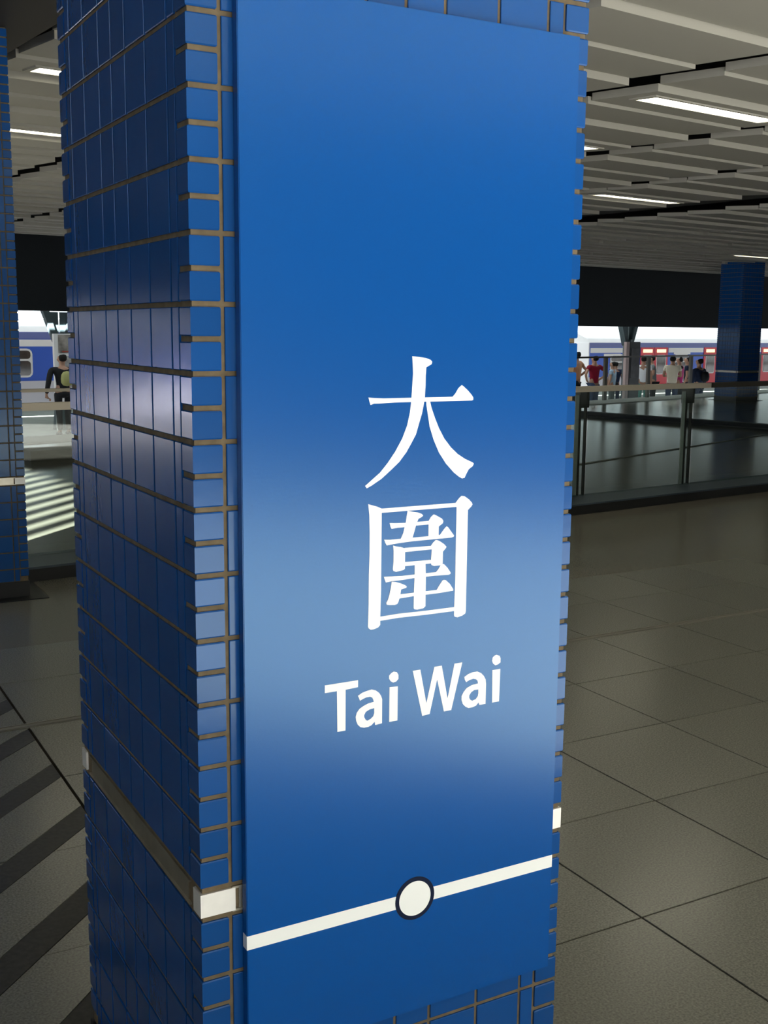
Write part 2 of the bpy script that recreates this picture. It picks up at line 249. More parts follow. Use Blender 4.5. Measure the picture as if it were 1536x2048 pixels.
# unseen wall added at left: blocks the sun, its fins cast floor stripes
wl = MB()
def wbox(mb,u0,u1,v0,v1,z0,z1): mb.hexa([W(u,v,z) for z in (z0,z1) for u,v in ((u0,v0),(u1,v0),(u1,v1),(u0,v1))])
wbox(wl,-3.75,-3.6,-6.5,1.3,0,CEIL+0.5); wbox(wl,-3.75,-3.6,1.3,7.5,0,2.1); wbox(wl,-7.0,-3.6,7.5,7.65,0,CEIL+0.5); wbox(wl,-7.15,-7.0,7.5,20.4,0,CEIL+0.5)
wbox(wl,-3.75,-3.6,1.3,7.5,3.42,CEIL+0.5)
wlo = wl.build('sun_block_left', M_WALL); tag(wlo,'unseen dark wall added left of the column to block sun, with fins casting floor stripes',kind='structure')
stripe_fin = MB().hexa([W(u,v,z)-W(-3.67,0,0) for z in (2.1,3.42) for u,v in ((-3.74,-0.05),(-3.60,-0.05),(-3.60,0.05),(-3.74,0.05))]).mesh('stripe_fin', M_WALL)
v = 1.45
while v < 7.5: link('stripe_fin', stripe_fin, wlo, W(-3.67,v,0)); v += 0.35
wbox_roof = MB(); wbox(wbox_roof,-7.15,-3.6,7.5,20.6,CEIL+0.42,CEIL+0.7); tag(wbox_roof.build('ceiling_annex', M_VOID),'dark ceiling over the side bay',kind='structure')
bk = MB().hexa([W(u,v,z) for z in (-0.1,9) for u,v in ((1.0,-10.0),(45,-10.0),(45,-9.7),(1.0,-9.7))])  # unseen block added to keep bright sky out of the panel's reflection
tag(bk.build('reflection_block', M_BACK),'unseen dark block added behind the camera to darken the panel reflection',kind='structure')
# ceiling lamps
def lamp(u0,u1,v0,z,label):
    t = empty('ceiling_lamp', W((u0+u1)/2,v0,z), label, 'lamp', 'strip lamps set in the ceiling planks')
    w = 0.20; zz = lambda dv: z+0.034*(dv/0.6)
    f = MB(); L = W(1,0)-W(0,0)
    for (a,b,c,d) in ((u0-0.04,u1+0.04,-0.03,0.0),(u0-0.04,u1+0.04,w,w+0.03),(u0-0.04,u0,0,w),(u1,u1+0.04,0,w)):
        f.hexa([W(x,v0+y,zz(y)+h) for h in (-0.012,0.01) for x,y in ((a,c),(b,c),(b,d),(a,d))])
    f.build('frame', M_PLANK, t)
    MB().hexa([W(x,v0+y,zz(y)+h) for h in (-0.006,0.01) for x,y in ((u0,0),(u1,0),(u1,w),(u0,w))]).build('diffuser', M_TUBE, t)
for u0,v0,lb in ((5.86,PV(2)+0.14,'largest lit strip lamp in the ceiling right of the column'),
                 (5.86,PV(5)+0.2,'lit strip lamp beside the column edge, behind the largest lamp'),
                 (10.0,PV(9)+0.2,'thin lit strip lamp just before the black ceiling beam'),
                 (20.5,PV(19)-0.1,'small distant lamp at the right frame edge above the dark column'),
                 (2.0,PV(5)+0.2,'upper of the two lit strip lamps seen left of the column'),
                 (2.1,PV(9)+0.2,'lower of the two lit strip lamps seen left of the column')):
    k = max(i for i in range(-3,28) if PV(i) <= v0); z = CEIL+(0.006 if k%2 else -0.006)+0.034*(v0-PV(k))/0.6
    lamp(u0,u0+1.46,v0,z,lb)
# ================================================================ tiled columns
TW = 0.712; TD = 0.728; UU = 0.0513; Z0 = 1.63+0.4474
XS = [0.0,0.047,0.081,0.183,0.286,0.357,0.429,0.532,0.632,0.666,TW]
YS = [0.0,0.047,0.082,0.186,0.292,0.372,0.448,0.550,0.648,0.682,TD]
def tile_mb(w, h, t=0.0035, ch=0.0013):
    m = MB(); a = w/2; b = h/2                            # lies in xz, faces -y
    m.v = [Vector(p) for p in ((-a,0,-b),(a,0,-b),(a,0,b),(-a,0,b),(-a,-t+ch*0.6,-b),(a,-t+ch*0.6,-b),(a,-t+ch*0.6,b),(-a,-t+ch*0.6,b),
           (-a+ch,-t,-b+ch),(a-ch,-t,-b+ch),(a-ch,-t,b-ch),(-a+ch,-t,b-ch))]
    m.f = [(3,2,1,0),(0,1,5,4),(1,2,6,5),(2,3,7,6),(3,0,4,7),(4,5,9,8),(5,6,10,9),(6,7,11,10),(7,4,8,11),(8,9,10,11)]; return m
TM = {}
def tile_mesh(w,h):
    k = (round(w,4),round(h,4))
    if k not in TM: TM[k] = tile_mb(w,h).mesh('tile', M_TILE)
    return TM[k]
def corner_mesh(sx, sy):
    k = ('c',sx,sy)
    if k in TM: return TM[k]
    l = 0.0435; t = 0.004; h = UU/2-0.0042; c = 0.002; m = MB()
    # L-shaped piece, outer corner at origin going +x and +y, mirrored by sx, sy
    def ring(z,i): return [(-t+i,-t+i),(l-i,-t+i),(l-i,0),(0,0),(0,l-i),(-t+i,l-i)]
    lv = [(-h,0.0),( -h+c,0.0),(h-c,0.0),(h,0.0)]
    R = [ring(0,c*0.7),ring(0,0),ring(0,0),ring(0,c*0.7)]
    for (z,_),r in zip(lv,R): m.v += [Vector((p[0]*sx,p[1]*sy,z)) for p in r]
    n = 6
    for q in range(3): m.f += [(q*n+i,q*n+(i+1)%n,(q+1)*n+(i+1)%n,(q+1)*n+i) for i in range(n)]
    m.f += [tuple(range(n-1,-1,-1)), tuple(range(3*n,4*n))]
    TM[k] = m.mesh('corner_tile', M_TILE); return TM[k]
def tiled_column(ox, oy, label, name, krange, faces, corners, ztop, band=True, full_faces=()):
    root = empty(name, (ox,oy,0), label, 'column')
    MB().hexa([Vector((ox+x,oy+y,z)) for z in (0.1,ztop) for x,y in ((0,0),(TW,0),(TW,TD),(0,TD))]).build('core', M_GROUT, root)
    sk = MB().hexa([Vector((ox+x,oy+y,z)) for z in (0.004,0.1) for x,y in ((-0.006,-0.006),(TW+0.006,-0.006),(TW+0.006,TD+0.006),(-0.006,TD+0.006))])
    sk.hexa([Vector((ox+x,oy+y,z)) for z in (0.0006,0.006) for x,y in ((-0.1,-0.1),(TW+0.1,-0.1),(TW+0.1,TD+0.1),(-0.1,TD+0.1))])
    sk.build('skirting', M_BLACK, root)
    bt, bb = Z0-26*UU, Z0-27*UU
    def place(face, a0, a1, z0, z1, vg):
        w = a1-a0-vg; h = z1-z0-0.0078; c = (a0+a1)/2; z = (z0+z1)/2
        if h < 0.012: return None
        me = (w,h)
        if face == 'front': return me,(ox+c,oy,z),0.0
        if face == 'back':  return me,(ox+c,oy+TD,z),math.pi
        if face == 'left':  return me,(ox,oy+c,z),-math.pi/2
        return me,(ox+TW,oy+c,z),math.pi/2
    stuff = MB(); cnt = 0
    zs_up = [Z0-k*UU for k in range(26,-60,-2) if Z0-k*UU < ztop]+[ztop]
    zs_dn = [Z0-k*UU for k in range(27,40,2) if Z0-k*UU > 0.1]+[0.1]
    rows = list(zip(zs_up[:-1],zs_up[1:]))+[(b,a) for a,b in zip(zs_dn[:-1],zs_dn[1:])]
    for face in ('front','left','right','back'):
        G_ = XS if face in ('front','back') else YS
        for j in range(1,len(G_)-2):
            for (z0,z1) in rows:
                r = place(face,G_[j],G_[j+1],z0,z1,0.0065 if face=='front' else 0.005)
                if not r: continue
                if faces(face,z0,z1,j): link('tile', tile_mesh(*r[0]), root, r[1], r[2]); cnt += 1
                elif face in full_faces:
                    tm = tile_mb(*r[0]); k0 = len(stuff.v); Rm = Matrix.Rotation(r[2],3,'Z')
                    stuff.v += [Rm@q+Vector(r[1]) for q in tm.v]; stuff.f += [tuple(i+k0 for i in f) for f in tm.f]
    for (cx_,cy_,sx,sy) in ((0,0,1,1),(TW,0,-1,1),(TW,TD,-1,-1),(0,TD,1,-1)):
        for k in range(-26,38):
            zc = Z0-(k+0.5)*UU
            if k == 26 or zc > ztop-0.02 or zc < 0.12: continue
            me = corner_mesh(sx,sy)
            if corners(cx_,cy_,zc): link('corner_tile', me, root, (ox+cx_,oy+cy_,zc)); cnt += 1
            else:
                k0 = len(stuff.v); stuff.v += [q.co+Vector((ox+cx_,oy+cy_,zc)) for q in me.vertices]; stuff.f += [tuple(i+k0 for i in p.vertices) for p in me.polygons]
    if stuff.v:
        s = stuff.build('tile_field', M_TILE, root); s['kind'] = 'stuff'
    # metal band
    e = 0.0045
    chn = MB()
    for a,b in (((0.062,-0.0015),(TW-0.062,0.0)),((0.062,TD),(TW-0.062,TD+0.0015))):
        chn.hexa([Vector((ox+x,oy+y,z)) for z in (bb+0.006,bt-0.006) for x,y in (a,(b[0],a[1]),b,(a[0],b[1]))])
    for a,b in (((-0.0015,0.062),(0.0,TD-0.062)),((TW,0.062),(TW+0.0015,TD-0.062))):
        chn.hexa([Vector((ox+x,oy+y,z)) for z in (bb+0.006,bt-0.006) for x,y in (a,(b[0],a[1]),b,(a[0],b[1]))])
    for zz_ in (bb+0.004,bt-0.008):
        for a,b in (((-0.004,0.05),(0.0,TD-0.05)),((TW,0.05),(TW+0.004,TD-0.05)),((0.05,-0.004),(TW-0.05,0.0)),((0.05,TD),(TW-0.05,TD+0.004))):
            chn.hexa([Vector((ox+x,oy+y,z)) for z in (zz_,zz_+0.004) for x,y in (a,(b[0],a[1]),b,(a[0],b[1]))])
    chn.build('metal_channel', M_BRONZE, root)
    for (cx_,cy_,sx,sy) in ((0,0,1,1),(TW,0,-1,1),(TW,TD,-1,-1),(0,TD,1,-1)):
        p = [(-e,-e),(0.055,-e),(0.055,0),(0,0),(0,0.03),(-e,0.03)]
        p = [(ox+cx_+q[0]*sx, oy+cy_+q[1]*sy) for q in p]
        if sx*sy < 0: p = p[::-1]
        MB().prism(p, bb+0.006, bt-0.006).build('corner_plate', M_STEELW, root, loc=Vector((ox+cx_,oy+cy_,(bt+bb)/2)))
    return root
col1 = tiled_column(0,0,'nearest blue tiled column, filling the middle and carrying the station name panel','tiled_column',None,
    lambda f,z0,z1,j: (f=='left' and 0.25 < z0 < 2.62) or (f=='front' and (z0 > 2.04 and z0 < 2.35 or z0 < 0.46)),
    lambda x,y,z: (x==0 and y==0 and 0.3 < z < 2.4) or (x>0 and y==0 and 0.2 < z < 2.4) or (x==0 and y>0 and 0.5 < z < 2.5), CEIL-0.03, full_faces=('left','front','right','back'))
col2 = tiled_column(0.116,5.35,'blue tiled column with a pale metal band at the left frame edge','tiled_column',None,
    lambda f,z0,z1,j: f=='front' and j > 6 and z0 < 2.9, lambda x,y,z: x>0 and y==0 and z < 2.9, CEIL+0.05, full_faces=('left','front','right','back'))
c3 = W(22.95,16.2)
col3 = tiled_column(c3.x-TW/2,c3.y-TD/2,'distant dark blue tiled column near the right frame edge','tiled_column',None,
    lambda f,z0,z1,j: False, lambda x,y,z: False, CEIL+0.05, full_faces=('left','front'))
# ================================================================ station sign
PX0, PX1, PB, PT, PY = 0.0669, 0.6844, 1.63-1.2009, 1.63+0.4913, -0.0223
sign = empty('station_sign', (PX0,0,PB), 'blue panel reading 大圍 Tai Wai fixed to the nearest tiled column', 'sign')
bm = bmesh.new(); bmesh.ops.create_cube(bm, size=1)
for q in bm.verts: q.co = Vector(((PX0+PX1)/2-PX0+q.co.x*(PX1-PX0), (PY-0.0045)/2+q.co.y*(-PY-0.0045), (PT-PB)/2+q.co.z*(PT-PB)))
bmesh.ops.bevel(bm, geom=[e for e in bm.edges if all(abs(q.co.y-PY) < 1e-6 for q in e.verts)], offset=0.0012, segments=2, affect='EDGES')
me = bpy.data.meshes.new('panel'); bm.to_mesh(me); bm.free(); me.materials.append(M_PANEL)
po = link('panel', me, sign, (PX0,0,PB))
def flat(name, polys, m, y=PY, th=0.0004):
    mb = MB()
    for n_,loops in enumerate(polys):
        L = [[Vector((p[0]/10000,p[1]/10000,0)) for p in lp] for lp in loops]; tris = geometry.tessellate_polygon(L)
        pts = [q for lp in L for q in lp]; k = len(mb.v); yy = y-th-0.00002*n_; np_ = len(pts)
        mb.v += [Vector((q.x,yy,q.y)) for q in pts]+[Vector((q.x,y,q.y)) for q in pts]
        for t in tris:
            a,b,c = (pts[i] for i in t); s_ = (b-a).cross(c-a).z
            if abs(s_) < 1e-12: continue
            mb.f.append(tuple(k+i for i in (t if s_ > 0 else t[::-1])))
        o_ = 0
        for lp in L:
            n = len(lp); mb.f += [(k+o_+i,k+o_+(i+1)%n,k+np_+o_+(i+1)%n,k+np_+o_+i) for i in range(n)]; o_ += n
    mesh = bpy.data.meshes.new(name); b0 = parent_loc(sign); mesh.from_pydata([q-b0 for q in mb.v],[],mb.f); mesh.materials.append(m)
    o = bpy.data.objects.new(name, mesh); COL.objects.link(o); o.parent = sign; return o
for nm,key in (('chinese_character','character_big'),('chinese_character','character_wall'),('letter','t'),('letter','a1'),('letter','i1'),('letter','w'),('letter','a2'),('letter','i2')):
    flat(nm, GLYPHS[key], M_WHITE)
LT, LB = 1.63-0.9728, 1.63-0.997
ln = flat('route_line', [[[(PX0*1e4,LB*1e4),(PX1*1e4,LB*1e4),(PX1*1e4,LT*1e4),(PX0*1e4,LT*1e4)]]], M_WHITE); ln['label'] = 'white line across the panel'
sw = MB().box((PX0-0.0002,PY/2-0.0035,(LT+LB)/2),(0.0006,-PY-0.0062,LT-LB)); sw.build('route_line_return', M_WHITE, sign)
circ = lambda r,n=48: [(3835+r*1e4*math.cos(2*math.pi*i/n), 6450+r*1e4*math.sin(2*math.pi*i/n)) for i in range(n)]
rg = flat('station_ring', [[circ(0.0398)]], M_NAVY, th=0.0007); rg['label'] = 'dark navy ring'
dt = flat('station_dot', [[circ(0.0320)]], M_WHITE, th=0.0010); dt['label'] = 'white dot inside the ring'
# ================================================================ glass balustrade
bal = empty('glass_balustrade', W(1.56,5.8,0), 'glass balustrade with pale steel handrail on a low dark curb crossing behind the column', 'balustrade')
MB().hexa([W(u,v,z) for z in (0.0,0.085) for u,v in ((1.56,5.60),(24,5.60),(24,6.02),(1.56,6.02))]).build('curb', M_BLACK, bal)
MB().hexa([W(u,v,z) for z in (0.085,0.10) for u,v in ((1.56,5.585),(24,5.585),(24,6.03),(1.56,6.03))]).build('curb_top', M_CURB, bal)
def rail(mb,u0,u1): mb.hexa([W(u,v,z) for z in (1.085,1.135) for u,v in ((u0,5.905),(u1,5.905),(u1,5.985),(u0,5.985))])
rr = MB(); rail(rr,1.56,8.78); ho = rr.build('handrail', M_RAILP, bal); ho['label'] = 'pale steel handrail'
rr = MB(); rail(rr,8.80,24); ho = rr.build('handrail', M_RAILD, bal); ho['label'] = 'dark handrail'
M_FINP = mat('post_fin_grey',(0.34,0.345,0.33),0.4,metal=0.2)
posts = [3.35,4.4,5.52,7.03,8.56,10.08,11.6,13.1,14.6,16.1]
for u in posts:
    p = MB(); p.hexa([W(x,v,z) for z in (0.10,0.93) for x,v in ((u+0.03,5.99),(u+0.045,5.99),(u+0.045,6.02),(u+0.03,6.02))])
    p.hexa([W(x,v,z) for z in (0.93,1.085) for x,v in ((u-0.05,5.99),(u+0.07,5.99),(u+0.07,6.06),(u-0.05,6.06))])
    p.hexa([W(x,v,z) for z in (0.10,0.93) for x,v in ((u-0.045,5.99),(u-0.035,5.99),(u-0.035,6.02),(u-0.045,6.02))])
    MB().hexa([W(x,v,z) for z in (0.10,1.05) for x,v in ((u-0.10,6.0),(u-0.055,6.0),(u-0.055,6.012),(u-0.10,6.012))]).build('post_fin', M_FINP, bal)
    p.build('post', M_RAILD, bal, loc=W(u,6.03,0.1))
gp = sorted(posts)
for a,b in zip([1.56]+gp,gp+[17.6]):
    if b-a < 0.1: continue
    MB().hexa([W(x,v,z) for z in (0.10,1.085) for x,v in ((a+0.012,5.94),(b-0.012,5.94),(b-0.012,5.952),(a+0.012,5.952))]).build('glass_pane', M_GLASS, bal)
# low guards around the stair void further back
g2 = empty('low_guard_rail', W(3.9,12.3,0), 'low rail on a dark curb behind the glass balustrade, seen left of the column', 'railing')
MB().hexa([W(u,v,z) for z in (0,0.12) for u,v in ((3.88,12.3),(12.5,12.3),(12.5,12.75),(3.88,12.75))]).build('curb', M_BLACK, g2)
MB().hexa([W(u,v,z) for z in (0.84,0.88) for u,v in ((3.8,12.38),(12.5,12.38),(12.5,12.46),(3.8,12.46))]).build('handrail', M_RAILP, g2)
for u in (5.6,7.1,8.6,10.1,11.6): MB().hexa([W(x,v,z) for z in (0.12,0.84) for x,v in ((u-0.03,12.39),(u+0.03,12.39),(u+0.03,12.45),(u-0.03,12.45))]).build('post', M_RAILD, g2)
g3 = MB().hexa([W(u,v,z) for z in (0,0.09) for u,v in ((15.25,16.6),(15.45,16.6),(16.75,6.6),(16.55,6.6))])
g3.hexa([W(u,v,z) for z in (0,0.03) for u,v in ((15.45,16.6),(15.0,16.6),(16.3,6.6),(16.55,6.6))])
tag(g3.build('floor_curb', M_BLACK), 'low black curb lying on the polished floor at the right', 'curb')
# second balustrade along the platform edge
b3 = empty('platform_railing', W(18.3,E_(18.3)-0.1,0), 'dark steel railing along the far edge of the hall floor', 'railing')
def along(mb,u0,u1,z0,z1,w): mb.hexa([W(u,E_(u)+dv,z) for z in (z0,z1) for u,dv in ((u0,-0.1-w),(u1,-0.1-w),(u1,-0.1+w),(u0,-0.1+w))])
m_ = MB(); along(m_,16.5,34,1.035,1.075,0.035); m_.build('handrail', M_RAILD, b3)
for u in (17.79,19.70,21.60,23.67,25.6,27.5,29.4): m_ = MB(); along(m_,u-0.06,u+0.06,0.02,1.035,0.03); m_.build('post', mat('post_grey',(0.16,0.155,0.13),0.5), b3)
# ================================================================ platform posts with notice boards
M_POSTER = mat('poster_print',(0.10,0.085,0.075),0.6,noise=0.75,nscale=3.2,col2=(0.5,0.46,0.4))
M_FRAME = mat('poster_frame',(0.75,0.75,0.73),0.5); M_PINK = mat('pillar_pinkish',(0.34,0.26,0.25),0.6); M_DARKP = mat('board_dark',(0.03,0.032,0.035),0.5,noise=0.4,nscale=5)
def canopy_post(u,v,label):
    t = empty('canopy_post', W(u,v,-0.77), label, 'post')
    p = MB(); p.tube(W(u,v,-0.77),W(u,v,1.45),0.13,0.13,16); p.tube(W(u,v,-0.77),W(u,v,-0.2),0.22,0.17,16); p.sm=False; p.build('shaft', M_TEAL, t)
    a = MB()
    for s_ in (-1,1):
        a.hexa([W(u+s_*x,v+dv,z) for dv in (-0.09,0.09) for x,z in ((0.02,1.2),(0.15,1.3),(0.52,2.35),(0.34,2.35))])
        a.hexa([W(u+s_*x,v+dv,z) for dv in (-0.02,0.02) for x,z in ((0.02,1.25),(0.15,1.45),(0.32,2.0),(0.02,2.0))])
    a.build('bracket', M_TEAL, t)
    MB().hexa([W(u+x,v+y,z) for z in (2.35,2.6) for x,y in ((-2.2,-0.12),(2.2,-0.12),(2.2,0.12),(-2.2,0.12))]).build('head_beam', M_TEAL, t)
    return t
canopy_post(24.48,21.2,'dark flared canopy post on the platform right of the column')
canopy_post(8.92,24.95,'teal flared canopy post on the platform left of the column')
can = MB().hexa([W(u,v,z) for z in (2.62,2.77) for u,v in ((-12,23.3),(75,23.3),(75,31.0),(-12,31.0))])
tag(can.build('platform_canopy', mat('canopy_white',(0.7,0.7,0.68),0.6)),'pale canopy roof above the platform posts','canopy')
nb = empty('notice_board', W(24.35,20.8,-0.77), 'dark notice board standing against the right canopy post', 'notice board')
MB().hexa([W(u,v,z) for z in (-0.70,1.38) for u,v in ((24.22,20.85),(24.64,20.85),(24.64,20.95),(24.22,20.95))]).build('board', M_DARKP, nb)
MB().hexa([W(u,v,z) for z in (-0.77,1.38) for u,v in ((24.06,20.85),(24.19,20.85),(24.19,20.95),(24.06,20.95))]).build('side_pillar', M_PINK, nb)
MB().hexa([W(u,v,z) for z in (0.35,1.2) for u,v in ((24.26,20.835),(24.60,20.835),(24.60,20.85),(24.26,20.85))]).build('poster', mat('poster_dark',(0.05,0.05,0.055),0.5,noise=0.5,nscale=4), nb)
nb = empty('notice_board', W(9.6,24.4,-0.77), 'notice board with a dark picture in a white frame left of the column', 'notice board')
def nbq(n,m,u0,u1,z0,z1,v0,v1): MB().hexa([W(u,v,z) for z in (z0,z1) for u,v in ((u0,v0),(u1,v0),(u1,v1),(u0,v1))]).build(n,m,nb)
nbq('frame',M_FRAME,8.62,10.0,-0.1,1.50,24.5,24.6); nbq('poster',M_POSTER,8.72,9.9,1.05,1.47,24.485,24.5); nbq('poster',mat('poster_text',(0.30,0.29,0.28),0.6,noise=0.4,nscale=12),8.72,9.9,0.25,0.98,24.485,24.5)
nbq('poster_stripe',mat('poster_red',(0.30,0.04,0.02),0.6),8.8,9.8,1.07,1.10,24.48,24.486)
nbq('leg',M_FRAME,8.64,8.72,-0.77,-0.1,24.52,24.58); nbq('leg',M_FRAME,9.9,9.98,-0.77,-0.1,24.52,24.58)
# ================================================================ trains
T_BLUE = mat('train_blue',(0.035,0.11,0.55),0.35); T_BAND = mat('train_band',(0.14,0.17,0.42),0.4); T_WHITE = mat('train_white',(0.8,0.8,0.8),0.4)
T_GREY = mat('train_grey',(0.6,0.6,0.66),0.45); T_RED = mat('train_red',(0.60,0.03,0.05),0.35); T_ROOF = mat('train_roof',(0.75,0.75,0.74),0.5)
T_GLASS = mat('train_window',(0.03,0.033,0.035),0.08,spec=0.8,noise=0.8,nscale=1.2,col2=(0.16,0.12,0.10)); T_LAMP = mat('train_lamp',(0.9,0.7,0.4),0.4,emit=1.5,col2=(1,0.72,0.38)); T_UND = mat('train_underframe',(0.03,0.03,0.03),0.8)
def trn(par,n,m,u0,u1,z0,z1,dv=0.0,th=0.02,rad=0.0,label=None):
    mb = MB(); va, vb = 31.5-dv-th, 31.5-dv
    if rad:
        P = []
        for cx_,cz_,a0 in ((u1-rad,z1-rad,0),(u0+rad,z1-rad,90),(u0+rad,z0+rad,180),(u1-rad,z0+rad,270)):
            P += [(cx_+rad*math.cos(math.radians(a0+a)),cz_+rad*math.sin(math.radians(a0+a))) for a in (0,30,60,90)]
        k = len(P); mb.v = [W(p[0],va,p[1]) for p in P]+[W(p[0],vb,p[1]) for p in P]
        mb.f = [tuple(range(k)),tuple(range(2*k-1,k-1,-1))]+[(i,k+i,k+(i+1)%k,(i+1)%k) for i in range(k)]
    else: mb.hexa([W(u,v,z) for z in (z0,z1) for u,v in ((u0,va),(u1,va),(u1,vb),(u0,vb))])
    o = mb.build(n,m,par,loc=W((u0+u1)/2,va,(z0+z1)/2))
    if label: o['label'] = label
    return o
def train_car(u0,u1,label,doors,wins,top,signs=()):
    t = empty('train_car', W((u0+u1)/2,33,-1.9), label, 'train')
    z = top                                          # top of the blue band
    a, b = W(u0,31.5), W(u1,31.5)
    MB().hexa([W(u,v,q) for q in (-0.80,z) for u,v in ((u0,31.5),(u1,31.5),(u1,34.3),(u0,34.3))]).build('body_shell', T_BLUE, t)
    rf = MB(); prof = [(0,z),(0.18,z+0.16),(0.7,z+0.36),(1.4,z+0.42),(2.1,z+0.36),(2.62,z+0.16),(2.8,z)]
    k = len(prof); rf.v = [W(u0,31.5+p[0],p[1]) for p in prof]+[W(u1,31.5+p[0],p[1]) for p in prof]
    rf.f = [tuple(range(k)),tuple(range(2*k-1,k-1,-1))]+[(i,i+1,k+i+1,k+i) for i in range(k-1)]+[(0,k,2*k-1,k-1)]
    rf.build('roof', T_ROOF, t)
    for ue in (u0-0.05,u1): MB().hexa([W(u,v,q) for q in (-0.80,z) for u,v in ((ue,31.5),(ue+0.05,31.5),(ue+0.05,34.3),(ue,34.3))]).build('end_panel', T_WHITE, t)
    MB().hexa([W(u,v,q) for q in (-1.5,-0.80) for u,v in ((u0+0.4,31.7),(u1-0.4,31.7),(u1-0.4,34.1),(u0+0.4,34.1))]).build('underframe', T_UND, t)
    wm = MB().tube(Vector((0,0,0)),W(0,0.14,0),0.44,0.44,20).mesh('wheel', T_UND)
    for c in (u0+2.2,u0+4.6,u1-4.6,u1-2.2):
        for vv in (31.75,33.85): link('wheel', wm, t, W(c,vv,-1.46))
    trn(t,'upper_band',T_BAND,u0,u1,z-0.2,z,0.0,0.012)
    ds = sorted(doors); edges = [u0]+[q for d in ds for q in (d,d+1.75)]+[u1]
    for i in range(0,len(edges),2):
        if edges[i+1]-edges[i] < 0.2: continue
        trn(t,'white_stripe',T_WHITE,edges[i]+0.05,edges[i+1]-0.05,z-0.42,z-0.22,0.0,0.02)
        trn(t,'lower_panel',T_GREY,edges[i],edges[i+1],-0.80,z-1.42,0.0,0.015)
    for d in ds:
        for s_ in (0,1):
            l = trn(t,'door',T_RED,d+s_*0.88,d+s_*0.88+0.86,-0.75,z-0.2,0.0,0.03)
            a0 = d+s_*0.88
            for nm,m,x0,x1,q0,q1,dv,rd in (('window_frame',T_WHITE,a0+0.12,a0+0.74,z-1.36,z-0.52,0.03,0.10),('window_pane',T_GLASS,a0+0.16,a0+0.70,z-1.32,z-0.56,0.045,0.08),('door_lamp',T_LAMP,a0+0.14,a0+0.72,z-0.42,z-0.28,0.03,0)):
                o = trn(t,nm,m,x0,x1,q0,q1,dv,0.015,rd); base = WLOC[o]; o.parent = l; o.location = base-WLOC[l]
    for (a0,b0) in wins:
        f = trn(t,'window_frame',T_WHITE,a0,b0,z-1.32,z-0.48,0.0,0.02,0.16)
        for q0,q1 in ((z-1.26,z-0.84),(z-0.78,z-0.54)):
            o = trn(t,'window_pane',T_GLASS,a0+0.06,b0-0.06,q0,q1,0.02,0.01,0.09); base = WLOC[o]; o.parent = f; o.location = base-WLOC[f]
    for (a0,b0,q0,q1) in signs: trn(t,'side_plate',T_WHITE,a0,b0,z-q1,z-q0,0.0,0.03)
train_car(33.65,58.2,'blue and red train car with paired doors right of the column',[36.75,40.95,45.15,49.35,53.55],[(34.9,35.75),(38.95,39.9),(43.2,44.2)],1.63-0.40,[(34.5,35.5,0.46,0.56),(38.9,40.0,0.40,0.50)])
train_car(-9.2,29.0,'all blue train car with large windows seen left of the column',[],[(10.48-1.35+2.75*i,10.48+2.75*i) for i in range(-6,8)],1.63-0.12)
